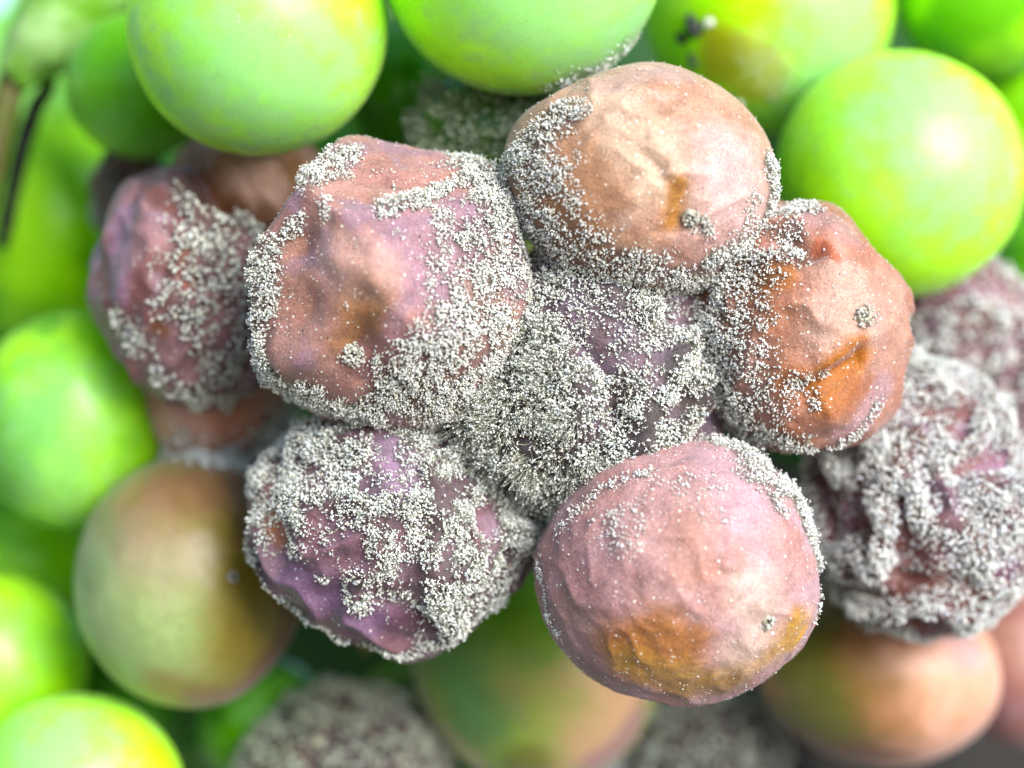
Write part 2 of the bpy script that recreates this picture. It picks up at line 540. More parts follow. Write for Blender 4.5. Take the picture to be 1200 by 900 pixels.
# ================================================================== the backdrop
def tube(path, radii, seg=14, wob=0.0, seed=0):
    path = [np.asarray(p, float) for p in path]
    # Catmull-Rom resample
    pts, rr = [], []
    for i in range(len(path) - 1):
        p0, p1, p2, p3 = path[max(i - 1, 0)], path[i], path[i + 1], path[min(i + 2, len(path) - 1)]
        for t in np.linspace(0, 1, 8, endpoint=False):
            pts.append(0.5 * ((2 * p1) + (-p0 + p2) * t + (2 * p0 - 5 * p1 + 4 * p2 - p3) * t ** 2 + (-p0 + 3 * p1 - 3 * p2 + p3) * t ** 3))
            rr.append(radii[i] * (1 - t) + radii[i + 1] * t)
    pts.append(path[-1]); rr.append(radii[-1])
    pts = np.array(pts); rr = np.array(rr)
    T = np.gradient(pts, axis=0); T /= np.linalg.norm(T, axis=1)[:, None]
    a = np.cross(T, [0.3, 1, 0.2]); a /= np.linalg.norm(a, axis=1)[:, None]
    b = np.cross(T, a)
    V = []
    for i in range(seg):
        an = 2 * math.pi * i / seg
        V.append(pts + (a * math.cos(an) + b * math.sin(an)) * rr[:, None])
    V = np.stack(V, 1).reshape(-1, 3)
    if wob: V += wob * np.stack([noise(V / 22.0 + k * 9, seed + k) for k in range(3)], 1)
    m = len(pts)
    F = [(k * seg + i, k * seg + (i + 1) % seg, (k + 1) * seg + (i + 1) % seg, (k + 1) * seg + i) for k in range(m - 1) for i in range(seg)]
    V = np.vstack([V, pts[:1], pts[-1:]])
    nv = len(V)
    tris = []
    for f in F: tris += [(f[0], f[1], f[2]), (f[0], f[2], f[3])]
    for i in range(seg):
        tris.append((nv - 2, (i + 1) % seg, i))
        tris.append((nv - 1, (m - 1) * seg + i, (m - 1) * seg + (i + 1) % seg))
    return V, np.array(tris)

def vine_leaf(x, y, d, size, spin, tilt, mat, label, yaw=0.0):
    """a lobed vine leaf with raised veins"""
    root = link('vine_leaf', None, None, None, label=label, category='leaf')
    root.location = px(x, y, d) * S
    nr, na = 26, 120
    V, F = [], []
    def surf(r, a):
        X, Z = r * math.cos(a), r * math.sin(a)
        Y = 0.10 * size * math.sin(3 * X / size + 0.7) * math.cos(2.4 * Z / size) + 0.05 * size * (r / size) ** 2 * math.cos(5 * a)
        return X, Y, Z
    def edge(a):
        lobes = 0.74 + 0.2 * math.cos(5 * (a - math.pi / 2)) + 0.07 * math.cos(2 * (a - math.pi / 2))
        teeth = 0.035 * abs(math.sin(a * 17)) + 0.02 * math.sin(a * 41)
        return size * (lobes + teeth)
    for i in range(nr + 1):
        for j in range(na):
            a = 2 * math.pi * j / na
            V.append(surf(edge(a) * i / nr, a))
    for i in range(nr):
        for j in range(na):
            k = (j + 1) % na
            F.append((i * na + j, i * na + k, (i + 1) * na + k, (i + 1) * na + j))
    V = np.array(V)
    front = V; back_ = V + np.array([0, size * 0.006, 0])
    n = len(V)
    Fq = [tuple(f) for f in F] + [tuple(reversed([q + n for q in f])) for f in F]
    for j in range(na):
        k = (j + 1) % na
        b0 = nr * na
        Fq.append((b0 + j, b0 + k, n + b0 + k, n + b0 + j))
    blade = link('blade', tri_mesh('blade', np.vstack([front, back_]) * S, np.array(Fq)), mat, root)
    for a in (math.pi / 2, math.pi / 2 + 1.2566, math.pi / 2 - 1.2566, math.pi / 2 + 2.513, math.pi / 2 - 2.513):
        e = edge(a)
        P = [np.array(surf(e * t, a + 0.03 * math.sin(5 * t))) + np.array([0, -size * 0.004, 0]) for t in np.linspace(0.02, 0.95, 7)]
        v, f = tube(P, list(np.linspace(size * 0.016, size * 0.004, 7)), 8)
        link('vein', tri_mesh('vein', v * S, f), MAT_STEM, blade)
    root.rotation_euler = (math.radians(tilt), math.radians(spin), math.radians(yaw))
    return root

gm = plain('dry pale soil', (0.13, 0.115, 0.095), (0.22, 0.20, 0.17), 6, 0.95, 0.5, 0.02)  # unseen ground, added to bounce light onto the undersides
gv = np.array([[-30, -30, -0.9], [30, -30, -0.9], [30, 30, -0.9], [-30, 30, -0.9]], float)
link('ground', tri_mesh('ground', gv, np.array([[0, 1, 2, 3]])), gm, None, kind='structure', label='unseen pale soil below the bunch, added to bounce light upward', category='ground')
vine_leaf(60, 300, 900, 620, 20, -12, MAT_LEAF, 'bright green blurred vine leaf behind the bunch at the left edge', 12)
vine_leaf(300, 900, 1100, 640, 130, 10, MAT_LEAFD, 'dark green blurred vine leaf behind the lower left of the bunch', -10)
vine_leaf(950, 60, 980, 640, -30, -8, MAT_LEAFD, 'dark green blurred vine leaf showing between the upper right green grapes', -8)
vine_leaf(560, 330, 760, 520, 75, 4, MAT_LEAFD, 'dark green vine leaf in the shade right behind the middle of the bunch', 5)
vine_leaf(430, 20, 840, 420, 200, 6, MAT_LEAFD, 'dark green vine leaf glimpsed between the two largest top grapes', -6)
vine_leaf(-420, 760, 1000, 600, -60, 8, MAT_LEAFD, 'green vine leaf low on the left, mostly outside the picture', 18)
vine_leaf(-480, 60, 1150, 640, 40, -6, MAT_LEAF, 'green vine leaf high on the left behind the stalk', 16)
vine_leaf(1560, 420, 1150, 640, 110, 5, MAT_LEAFD, 'dark green vine leaf far right behind the mouldy grapes', -16)
# near-black mass added for the unlit depth behind the lower right
tr = link('dark_backing', None, None, None, label='added near-black mass for the unlit background at the lower right', category='backdrop')
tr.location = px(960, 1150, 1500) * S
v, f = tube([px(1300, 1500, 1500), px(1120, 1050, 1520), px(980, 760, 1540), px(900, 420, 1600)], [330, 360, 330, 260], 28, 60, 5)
link('shade_mass', tri_mesh('shade_mass', (v - px(960, 1150, 1500)) * S, f), MAT_SHADE, tr)

# the stalk of the bunch at the upper left
st = link('bunch_stalk', None, None, None, label='thick green grape stalk forking at the upper left corner', category='stalk')
st.location = px(30, 60, 330) * S
def stalk_part(name, pts, radii, mat, wob=3.0, seed=0):
    v, f = tube([px(*p) for p in pts], radii, 16, wob, seed)
    return link(name, tri_mesh(name, (v - px(30, 60, 330)) * S, f), mat, st)
stalk_part('main_stem', [(160, -75, 430), (100, -8, 425), (48, 52, 420), (12, 92, 418)], [64, 58, 50, 24], MAT_STEM, 6, 1)
stalk_part('side_branch', [(22, 70, 425), (5, 130, 420), (-12, 210, 415), (-30, 300, 410)], [22, 18, 17, 16], MAT_STEMB, 4, 2)
stalk_part('gap_shade', [(62, 92, 480), (40, 130, 480), (22, 190, 490), (2, 290, 500)], [9, 12, 12, 9], MAT_SHADE, 2, 6)  # dark strip added for the shaded gap beside the branch
stalk_part('pedicel', [(60, 40, 440), (110, 60, 450), (165, 90, 460)], [24, 18, 13], MAT_STEMB, 3, 3)

# the branching inner stalk that carries the berries, glimpsed in the gaps
rc = link('inner_stalk', None, None, None, label='brownish green branching stalk inside the bunch, glimpsed in the gaps', category='stalk')
rc.location = px(640, 300, 420) * S
def rachis(name, pts, radii, mat, seed):
    v, f = tube([px(*p) for p in pts], radii, 12, 4.0, seed)
    return link(name, tri_mesh(name, (v - px(640, 300, 420)) * S, f), mat, rc)
rachis('main_axis', [(690, -40, 470), (650, 120, 470), (630, 330, 460), (600, 560, 470), (590, 760, 500)], [26, 24, 22, 18, 10], MAT_STEM, 21)
for k, (a, b) in enumerate((((655, 100, 465), (530, 128, 330)), ((640, 180, 460), (745, 110, 300)), ((628, 300, 455), (420, 250, 300)), ((615, 420, 455), (860, 560, 330)), ((605, 540, 460), (420, 760, 340)), ((620, 360, 455), (1000, 540, 350)), ((595, 640, 470), (560, 640, 330)))):
    m = tuple(0.5 * (u + w_) + o for u, w_, o in zip(a, b, (0, 14, 10)))
    rachis('pedicel', [a, m, b], [13, 9, 13], MAT_STEMB, 30 + k)

# ================================================================== green grapes
LIME = lin(182, 252, 0, 0.84)
LIME2 = lin(168, 240, 0, 0.8)
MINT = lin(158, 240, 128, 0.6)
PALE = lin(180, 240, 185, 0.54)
DEEP = lin(110, 195, 2, 0.7)
DARK = lin(58, 140, 4, 0.6)

def green(c, r, label, base=LIME, alt=LIME2, bloom=(), level=6, seed=1, rot=0, paints=(), flat=0.0):
    g = Grape(c, r, rot, level=level, seed=seed)
    g.lumps(1.6, 0.5, 1)
    g.colour(base, alt, base, 0.7)
    for path, rad, s in bloom:  # waxy bloom, with reflected soft light painted into the skin colour
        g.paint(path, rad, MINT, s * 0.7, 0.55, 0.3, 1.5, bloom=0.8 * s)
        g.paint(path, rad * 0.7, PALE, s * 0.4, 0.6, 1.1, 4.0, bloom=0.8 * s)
    for a in paints: g.paint(*a)
    g.build('green_grape', label, MAT_GREEN)
    return g

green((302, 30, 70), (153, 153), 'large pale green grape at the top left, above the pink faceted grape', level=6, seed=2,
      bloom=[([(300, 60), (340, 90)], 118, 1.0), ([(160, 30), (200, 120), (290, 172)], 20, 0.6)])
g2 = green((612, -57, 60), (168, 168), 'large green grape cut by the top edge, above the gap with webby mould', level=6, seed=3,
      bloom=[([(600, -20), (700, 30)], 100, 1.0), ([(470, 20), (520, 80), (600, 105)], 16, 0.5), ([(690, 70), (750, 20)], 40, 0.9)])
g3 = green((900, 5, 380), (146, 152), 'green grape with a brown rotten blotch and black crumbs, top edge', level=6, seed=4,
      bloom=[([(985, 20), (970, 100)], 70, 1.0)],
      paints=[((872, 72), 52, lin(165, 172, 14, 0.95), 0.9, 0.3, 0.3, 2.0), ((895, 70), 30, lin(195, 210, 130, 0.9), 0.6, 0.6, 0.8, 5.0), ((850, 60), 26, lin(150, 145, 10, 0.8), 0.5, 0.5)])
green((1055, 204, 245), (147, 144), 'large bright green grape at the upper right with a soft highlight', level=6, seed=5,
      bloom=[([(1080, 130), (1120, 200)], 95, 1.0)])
green((1152, -25, 440), (110, 116), 'green grape cut by the top right corner', DEEP, LIME2, [], seed=6)
green((1225, 130, 560), (100, 110), 'blurred green grape at the right edge behind the bright one with highlight', DEEP, LIME2, [], level=5, seed=7)
green((1225, 330, 560), (70, 90), 'blurred green sliver of grape at the right edge beside mouldy skin', DEEP, DARK, [], level=5, seed=8)
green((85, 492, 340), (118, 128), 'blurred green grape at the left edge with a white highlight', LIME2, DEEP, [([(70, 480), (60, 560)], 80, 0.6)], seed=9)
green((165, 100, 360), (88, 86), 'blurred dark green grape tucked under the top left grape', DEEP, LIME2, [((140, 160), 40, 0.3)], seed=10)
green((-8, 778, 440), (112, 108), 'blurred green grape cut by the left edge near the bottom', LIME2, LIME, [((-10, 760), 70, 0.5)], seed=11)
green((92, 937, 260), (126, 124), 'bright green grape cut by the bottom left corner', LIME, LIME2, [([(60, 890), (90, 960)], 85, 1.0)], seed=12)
green((310, 850, 520), (80, 80), 'blurred deep green grape below the olive and tan grape', DEEP, DARK, [((300, 825), 30, 0.4)], level=5, seed=13)
green((468, 108, 330), (62, 80), 'small dark green grape in the gap between the two top grapes', DEEP, DARK, [], seed=14)
g13 = green((590, 158, 215), (100, 92), 'dark green grape veiled in grey mould behind the two pink and tan front grapes', DEEP, DARK, [], level=6, seed=15)
green((150, 790, 700), (120, 120), 'far blurred dark green grape behind the lower left grapes', DARK, DEEP, [], level=5, seed=16)
green((40, 660, 720), (120, 110), 'far blurred mid green grape below the left grape with highlight', DEEP, LIME2, [], level=5, seed=17)
green((70, 270, 720), (130, 150), 'far blurred green grape at the left below the stalk', LIME2, DEEP, [], level=5, seed=18)
mould(g13, [([(560, 150), (690, 130)], 95, 0.75, 14), ([(510, 110), (530, 190)], 18, 0.8, 20)], dens=0.07, back=0, tint=(0.8, 0.85, 0.72), heads=2)
mould(g2, [([(665, 92), (735, 52)], 22, 0.7, 4)], dens=0.06, back=0, tint=(0.85, 0.88, 0.84), heads=2)
mould(g3, [([(900, 60), (925, 110)], 28, 0.4, 5)], dens=0.04, back=0, tint=(0.75, 0.8, 0.7), heads=2)

# black withered crumbs on the blotched grape
def crumb(spots, label, seed):
    o0 = None
    p0, n0 = g3.surface(*spots[0][:2])
    root = link('withered_blossom', None, None, None, label=label, category='crumb')
    root.location = (g3.C + p0) * S
    for i, (x, y, r, mat) in enumerate(spots):
        p, n = g3.surface(x, y)
        v, f = ico(3)
        q = v * (1 + 0.45 * fbm(v * 1.7 + seed + i * 3, 3, seed))[:, None] * r
        q = q + n * r * 0.35 + (p - p0)
        link('petal' if mat is MAT_CRUMB else 'fluff', tri_mesh('petal', q * S, f, np.full((len(v), 3), 0.75)), mat, root)
crumb([(820, 30, 11, MAT_CRUMB), (802, 41, 8, MAT_CRUMB), (812, 18, 6, MAT_CRUMB), (834, 22, 6, MAT_MOULD)], 'black withered blossom crumb beside white fluff on the blotched green grape', 3)
crumb([(814, 68, 6, MAT_CRUMB), (811, 60, 4, MAT_CRUMB)], 'tiny black crumb on the blotched green grape left of its brown patch', 8)
crumb([(857, 114, 9, MAT_CRUMB), (866, 118, 7, MAT_MOULD)], 'black crumb on the blotched green grape at the rim of the tan front grape', 12)

# ================================================================== front rotten grapes
# A: pink faceted grape, upper left
A = Grape((452, 328, 0), (182, 182), 0, 170, 7, 21)
A.facet(452 + 22, 328 - 100, 0.875, 30)
A.facet(452 - 80, 328 - 60, 0.79, 30)
A.facet(452 - 100, 328 + 5, 0.83, 30)
A.facet(452 + 100, 328 - 30, 0.91, 18)
A.facet(452 + 18, 328 - 100, 0.76, 70, math.radians(36))
A.facet(452 - 40, 328 + 100, 0.90, 24, math.radians(20))
A.facet(452 - 100, 328 - 10, 0.83, 60, math.radians(52))
A.facet(452 + 70, 328 - 20, 0.82, 60, math.radians(58))
A.facet(452 - 10, 328 + 100, 0.84, 45, math.radians(48))
A.lumps(4, 1.1, 2); A.lumps(1.2, 2.6, 3)
A.dent([(432, 355), (412, 410)], 24, 15); A.dent((340, 275), 20, 9); A.dent([(470, 262), (500, 300)], 22, 12); A.dent((350, 365), 22, 9); A.dent([(450, 400), (480, 440)], 18, -6)
A.dent([(385, 300), (440, 330), (480, 335)], 18, -8); A.dent([(395, 252), (480, 222), (590, 182)], 9, -9); A.dent((555, 265), 16, 10); A.dent([(440, 185), (520, 195)], 22, 5); A.dent([(330, 430), (385, 415)], 12, -6)
A.colour(lin(205, 150, 135), lin(188, 132, 118), lin(178, 135, 145), 1.3)
A.paint([(480, 270), (510, 320), (560, 250)], 45, lin(178, 134, 150), 0.8)
A.paint([(430, 350), (410, 410)], 32, lin(160, 105, 45), 0.85, 0.7)
A.paint([(450, 440), (500, 400)], 40, lin(185, 125, 125), 0.7)
A.paint([(330, 280), (345, 270)], 24, lin(168, 112, 80), 0.6)
A.paint((340, 350), 40, lin(180, 120, 90), 0.6)
A.paint([(385, 300), (440, 320)], 34, lin(222, 172, 152), 0.6)
A.paint([(430, 180), (540, 190)], 24, lin(190, 130, 120), 0.6)
A.build('mouldy_grape', 'pink faceted rotting grape with mould down its right side, upper left of the front bunch', MAT_ROT)
mould(A, [([(395, 165), (365, 205)], 20, 1.0, 7), ([(345, 250), (318, 270)], 9, 0.7, 5), ([(302, 295), (300, 350), (304, 400), (315, 450)], 19, 1.0, 8),
          ([(330, 470), (370, 490), (440, 495)], 26, 1.0, 8), ([(360, 465), (355, 480)], 15, 1.0, 7),
          ([(450, 235), (500, 215), (550, 195), (575, 185)], 12, 1.0, 7),
          ([(575, 190), (590, 260), (580, 330), (570, 400)], 42, 1.0, 7), ([(530, 240), (525, 300)], 18, 0.6, 5),
          ([(525, 400), (560, 350)], 42, 0.9, 7), ([(500, 430), (470, 480), (520, 470)], 38, 0.95, 8),
          ([(606, 260), (612, 350), (595, 430), (550, 490)], 46, 0.6, 5), ([(430, 170), (520, 178)], 6, 0.35, 4), ([(385, 225), (378, 250)], 10, 0.45, 4), ([(465, 185), (468, 188)], 5, 0.9, 4), ((470, 270), 12, .4, 4), ((405, 360), 6, .4, 4)],
      stray=0.022)
scar(A, 408, 428, 8, 90)

# B: tan grape, upper middle
B = Grape((748, 208, -10), (162, 137), -8, 145, 7, 22)
B.facet(757 - 80, 208 - 95, 0.93, 14); B.facet(757 - 100, 208 + 60, 0.97, 14)
B.lumps(2.5, 1.0, 2)
B.wrinkle(4, 1.5, 0.9, 0, sstep(150, 40, B.dist([(700, 120), (750, 190), (790, 230)])))
B.lumps(4.5, 1.5, 5, True, 3, sstep(120, 30, B.dist([(700, 140), (750, 190), (790, 230)])))
B.dent([(795, 225), (790, 265)], 16, 8); B.dent([(700, 190), (710, 220)], 36, 4); B.dent([(720, 105), (760, 130)], 14, 3); B.dent([(745, 170), (775, 210)], 8, 4)
B.dent([(765, 165), (795, 215)], 7, -3)
B.colour(lin(212, 166, 138, .56), lin(204, 152, 122, .56), lin(218, 176, 158, .56), 1.3)
B.paint([(700, 180), (690, 215)], 45, lin(196, 138, 92), 0.8, 0.7)
B.paint([(720, 120), (755, 180), (780, 220)], 30, lin(228, 194, 166, .56), 0.75, 0.7, 0.6, 4)
B.paint([(850, 200), (855, 260)], 52, lin(220, 182, 178, .6), 0.85, 0.7)
B.paint([(795, 215), (787, 260)], 13, lin(188, 122, 28), 0.95, 0.7)
B.paint([(790, 300), (830, 290)], 32, lin(200, 145, 130), 0.6)
B.paint([(640, 250), (690, 300)], 45, lin(188, 122, 60), 0.8, 0.7)
B.paint([(720, 100), (800, 90)], 22, lin(214, 170, 158), 0.7)
B.build('mouldy_grape', 'tan wrinkled rotting grape at the top of the front bunch, with a fuzzy scar', MAT_ROT)
mould(B, [([(660, 140), (625, 175), (600, 200)], 26, 1.0, 7), ([(635, 205), (640, 250), (690, 290)], 42, 0.72, 5), ([(680, 290), (740, 315)], 42, 0.8, 5),
          ([(790, 320), (850, 300), (890, 270)], 20, 1.0, 6), ([(898, 190), (903, 230), (892, 275)], 14, 1.0, 7), ([(610, 260), (680, 335), (760, 345), (840, 325)], 34, 0.9, 6), ([(860, 290), (880, 240)], 20, .5, 4), ([(825, 262), (828, 270)], 9, 1.0, 4)],
      dens=0.15, tint=(0.88, 0.88, 0.85), stray=0.012)
scar(B, 808, 256, 10, 60, (10, -5))

# D: shrunken centre grape
D_ = Grape((692, 440, 22), (156, 152), 20, 106, 6, 23)
D_.lumps(10, 1.0, 2); D_.wrinkle(24, 1.15, 0.7); D_.lumps(2.5, 4, 6)
D_.dent([(672, 395), (698, 425), (714, 455), (728, 500)], 13, 22); D_.dent([(740, 400), (755, 450), (745, 510)], 16, -9); D_.dent([(640, 420), (660, 470), (690, 510)], 12, -8); D_.dent([(620, 330), (600, 370)], 30, 8); D_.dent((650, 480), 20, 6)
D_.colour(lin(140, 112, 126), lin(118, 86, 92), lin(158, 132, 150), 1.8)
D_.paint([(600, 390), (640, 370)], 34, lin(80, 52, 56), 0.8); D_.paint((600, 320), 26, lin(120, 92, 120), 0.8); D_.paint((675, 345), 24, lin(150, 125, 145), 0.8)
D_.build('mouldy_grape', 'shrunken mauve grape furred with grey mould in the centre of the bunch', MAT_ROT)
mould(D_, [((692, 440), 230, 0.66, 7), ([(600, 420), (650, 420)], 40, .8, 10), ([(770, 370), (790, 470), (720, 540)], 62, 1.0, 8), ([(575, 430), (600, 510), (640, 560)], 58, 1.0, 30), ([(690, 560), (620, 570)], 40, 1.0, 17),
           ([(630, 440), (650, 480)], 40, 1.0, 15)],
      dens=0.18, clump=3.4, gap=1.15, head=1.2, onridge=0.45, rot=0.9, tint=(0.87, 0.89, 0.84))

# E: orange grape, right
E = Grape((941, 384, 30), (126, 153), 12, 135, 7, 24)
E.facet(943 + 95, 380 - 60, 0.95, 16); E.facet(943 - 20, 380 + 100, 0.96, 14)
E.lumps(5, 1.1, 2); E.wrinkle(8, 1.3, 0.6); E.lumps(2.0, 3, 5, True)
E.dent([(928, 283), (952, 298)], 15, 20); E.dent([(940, 462), (975, 448), (1010, 425)], 19, 22); E.facet(943 + 60, 380 + 60, 0.90, 40, math.radians(40)); E.dent([(900, 400), (920, 380)], 22, 5); E.dent([(985, 470), (930, 500)], 26, -4)
E.dent([(925, 305), (900, 310)], 10, -6); E.dent([(960, 330), (985, 320)], 14, -4); E.dent([(970, 380), (1000, 400), (1030, 390)], 9, -3)
E.colour(lin(200, 134, 104), lin(190, 118, 78), lin(210, 154, 136), 1.4)
E.paint([(985, 330), (1010, 380), (975, 380)], 40, lin(226, 180, 158), 0.85, 0.7)
E.paint([(1040, 330), (1050, 420)], 30, lin(216, 160, 135), 0.8, 0.7)
E.paint([(1005, 420), (960, 455)], 26, lin(196, 116, 6, .6), 0.95, 0.4)
E.paint([(930, 450), (990, 460)], 24, lin(196, 112, 36), 0.7)
E.paint([(925, 280), (940, 300)], 18, lin(110, 58, 22), 0.9, 0.5); E.paint([(960, 290), (975, 305)], 10, lin(205, 105, 62), 0.9)
E.paint([(870, 480), (850, 500)], 30, lin(120, 58, 20), 0.8); E.paint([(920, 325), (900, 330)], 14, lin(200, 118, 40), 0.8)
E.paint([(1040, 460), (990, 510)], 20, lin(205, 160, 165), 0.7)
E.paint([(960, 260), (1000, 280)], 22, lin(200, 150, 145), 0.7)
E.build('mouldy_grape', 'orange rotting grape with amber hollow and split skin, right of the front bunch', MAT_ROT)
mould(E, [([(860, 320), (840, 400), (850, 460)], 52, 0.95, 6), ([(880, 380), (890, 440)], 32, 0.65, 5), ([(915, 250), (950, 245)], 16, 1.0, 6), ([(915, 275), (930, 268)], 16, 0.8, 5),
          ([(905, 305), (935, 298)], 12, 1.0, 5), ([(860, 500), (900, 515), (930, 520)], 24, 0.95, 7), ([(890, 500), (930, 450)], 22, 0.55, 5), ((965, 440), 7, 0.9, 5), ((955, 470), 12, 0.6, 5), ([(975, 520), (1030, 480)], 8, 0.7, 5)],
      dens=0.15, tint=(0.88, 0.88, 0.85), stray=0.03)
scar(E, 1008, 369, 9, 45, (3, -2))

# C: purple lumpy grape, lower left
C_ = Grape((460, 622, 70), (163, 142), -8, 140, 7, 25)
C_.facet(457 - 60, 622 + 100, 0.95, 16); C_.lumps(7, 0.9, 2); C_.wrinkle(18, 1.1, 0.8); C_.lumps(1.6, 4, 7)
C_.dent([(440, 700), (500, 720), (560, 690)], 16, 10); C_.dent([(455, 560), (460, 590)], 20, -7); C_.dent([(340, 650), (400, 690)], 26, 6); C_.dent((360, 610), 22, -6); C_.dent([(540, 640), (550, 600)], 18, 6)
C_.colour(lin(158, 116, 130), lin(138, 92, 100), lin(170, 132, 146), 1.4)
C_.paint([(470, 735), (530, 720)], 24, lin(104, 56, 76), 0.8); C_.paint([(360, 680), (420, 720)], 34, lin(128, 92, 124), 0.8); C_.paint([(325, 610), (330, 630)], 18, lin(178, 110, 60), 0.8)
C_.paint([(312, 600), (315, 570)], 18, lin(180, 125, 105), 0.7); C_.paint([(465, 540), (470, 590)], 26, lin(176, 140, 168), 0.8); C_.paint([(370, 640), (440, 630)], 26, lin(158, 108, 122), 0.7)
C_.build('mouldy_grape', 'purple lumpy grape with mould over its upper half, lower left of the front bunch', MAT_ROT)
mould(C_, [([(340, 520), (380, 550), (350, 570)], 60, 1.0, 9), ([(400, 540), (420, 590)], 40, 0.95, 8), ([(330, 545), (310, 570)], 24, 0.9, 8), ([(520, 550), (510, 620), (500, 660)], 60, 1.0, 9), ([(450, 630), (490, 670)], 26, 0.6, 7),
           ([(590, 570), (600, 620), (570, 680), (520, 730)], 26, 1.0, 10), ([(440, 705), (480, 690), (520, 695)], 14, 0.95, 8), ([(560, 560), (590, 540)], 50, 1.0, 10), ([(618, 600), (600, 670), (560, 720)], 30, 0.9, 8),
           ([(297, 610), (310, 660), (350, 715), (420, 750), (480, 757), (530, 740)], 7, 1.0, 6), ([(335, 630), (340, 645)], 10, 1.0, 6), ((378, 676), 8, 0.9, 5), ([(405, 690), (425, 715)], 8, 0.7, 5), ((425, 675), 14, 0.6, 5)],
      dens=0.18, clump=3.2, gap=1.3, head=1.2, onridge=0.4, rot=0.75, tint=(0.87, 0.89, 0.84), stray=0.008)

# F: pink grape, bottom middle
F_ = Grape((796, 669, -15), (170, 156), -6, 155, 7, 26)
F_.facet(796 + 100, 669 - 30, 0.975, 16); F_.facet(796 - 100, 669 - 60, 0.97, 14); F_.lumps(3, 1.0, 2); F_.wrinkle(3.5, 1.7, 0.6); F_.lumps(1.5, 3.5, 5, True)
F_.dent([(700, 660), (740, 680)], 30, 4); F_.dent([(760, 740), (790, 735)], 26, 4); F_.dent((898, 728), 18, 4); F_.dent([(820, 580), (860, 600)], 22, -3); F_.dent([(760, 590), (780, 640)], 20, 3)
F_.colour(lin(212, 160, 152), lin(200, 142, 130), lin(216, 170, 172), 1.3)
F_.paint([(770, 740), (730, 750), (800, 750)], 32, lin(184, 114, 24, .54), 0.85, 0.65); F_.paint([(740, 775), (850, 790), (930, 735)], 26, lin(202, 150, 40, .58), 0.8, 0.7)
F_.paint([(880, 690), (890, 735), (870, 760)], 30, lin(228, 196, 176), 0.75, 0.7); F_.paint([(930, 720), (925, 750)], 14, lin(206, 150, 36), 0.85)
F_.paint([(670, 640), (700, 690)], 40, lin(178, 128, 128), 0.7, 0.8); F_.paint([(650, 720), (690, 770)], 28, lin(186, 142, 145), 0.7); F_.paint([(800, 620), (810, 660)], 26, lin(200, 138, 110), 0.5)
F_.paint([(840, 540), (870, 600)], 40, lin(218, 172, 178), 0.7); F_.paint([(800, 805), (860, 800)], 22, lin(186, 135, 40), 0.8)
F_.build('mouldy_grape', 'smooth pink grape with amber patches, lowest of the front bunch', MAT_ROT)
mould(F_, [([(890, 560), (930, 555), (955, 600)], 30, 1.0, 7), ([(860, 525), (905, 535)], 28, 0.9, 8), ([(960, 610), (966, 660)], 10, 1.0, 6), ([(900, 580), (910, 600)], 12, 0.8, 5), ([(964, 690), (955, 730)], 4, 0.7, 4), ([(720, 610), (740, 640), (750, 600)], 20, 0.4, 4),
           ([(790, 560), (830, 575)], 20, 0.4, 4), ([(635, 660), (640, 700), (655, 740)], 9, 0.5, 3), ([(810, 590), (840, 610)], 16, .3, 4), ([(690, 590), (660, 620)], 14, 0.35, 4), ([(760, 555), (700, 580)], 9, 0.6, 4)],
      dens=0.15, tint=(0.88, 0.88, 0.86), stray=0.022)
scar(F_, 898, 728, 7, 22)

# ================================================================== grapes further back
G = Grape((226, 338, 190), (116, 140), 8, 125, 6, 31)
G.lumps(8, 1.2, 2); G.wrinkle(11, 1.5, 0.6); G.dent([(262, 218), (290, 228), (330, 235)], 46, 46); G.dent([(205, 205), (228, 255), (290, 285)], 10, -9); G.dent([(240, 330), (260, 360)], 20, 6)
G.colour(lin(172, 122, 122), lin(140, 84, 76), lin(178, 138, 150), 1.8)
G.paint([(240, 215), (260, 240), (290, 235)], 48, lin(112, 60, 14, 0.35), 0.95, 0.5); G.paint([(300, 200), (340, 215)], 34, lin(180, 130, 105), 0.8); G.paint([(218, 300), (222, 330)], 12, lin(168, 80, 30), 0.8); G.paint((185, 385), 12, lin(150, 85, 20), 0.8)
G.paint([(145, 270), (140, 330)], 24, lin(190, 140, 165), 0.8); G.paint([(330, 250), (350, 190)], 20, lin(150, 95, 20), 0.6)
G.build('mouldy_grape', 'blurred purple brown rotting grape with sunken top, left behind the pink faceted one', MAT_ROT)
G2 = Grape((292, 218, 262), (92, 80), 0, None, 6, 43)  # separate grape standing in for the brown hollow of the left one
G2.lumps(5, 1.3, 2); G2.wrinkle(5, 1.8, 0.6)
G2.colour(lin(186, 138, 108, .7), lin(168, 118, 78, .7), lin(196, 152, 132, .7), 1.5)
G2.paint([(215, 205), (245, 230), (285, 255)], 40, lin(120, 62, 10, 0.5), 0.9, 0.7); G2.paint([(300, 205), (330, 225)], 28, lin(204, 160, 142, .75), 0.8); G2.paint([(345, 195), (350, 240)], 16, lin(150, 95, 16), 0.8)
G2.build('rotting_grape', 'blurred brown and tan grape added for the brown hollow of the left mouldy one', MAT_ROT)
mould(G, [([(250, 300), (290, 330), (300, 290)], 52, 0.95, 8), ([(210, 220), (225, 260), (270, 290)], 10, 0.8, 5), ([(230, 370), (280, 400), (260, 430)], 44, 0.8, 8), ([(140, 380), (180, 420), (240, 465), (290, 470)], 15, 1.0, 7), ([(195, 300), (205, 370)], 14, 0.6, 5)],
      dens=0.065, tint=(0.76, 0.77, 0.70), heads=2, head=1.9, onridge=0.4)

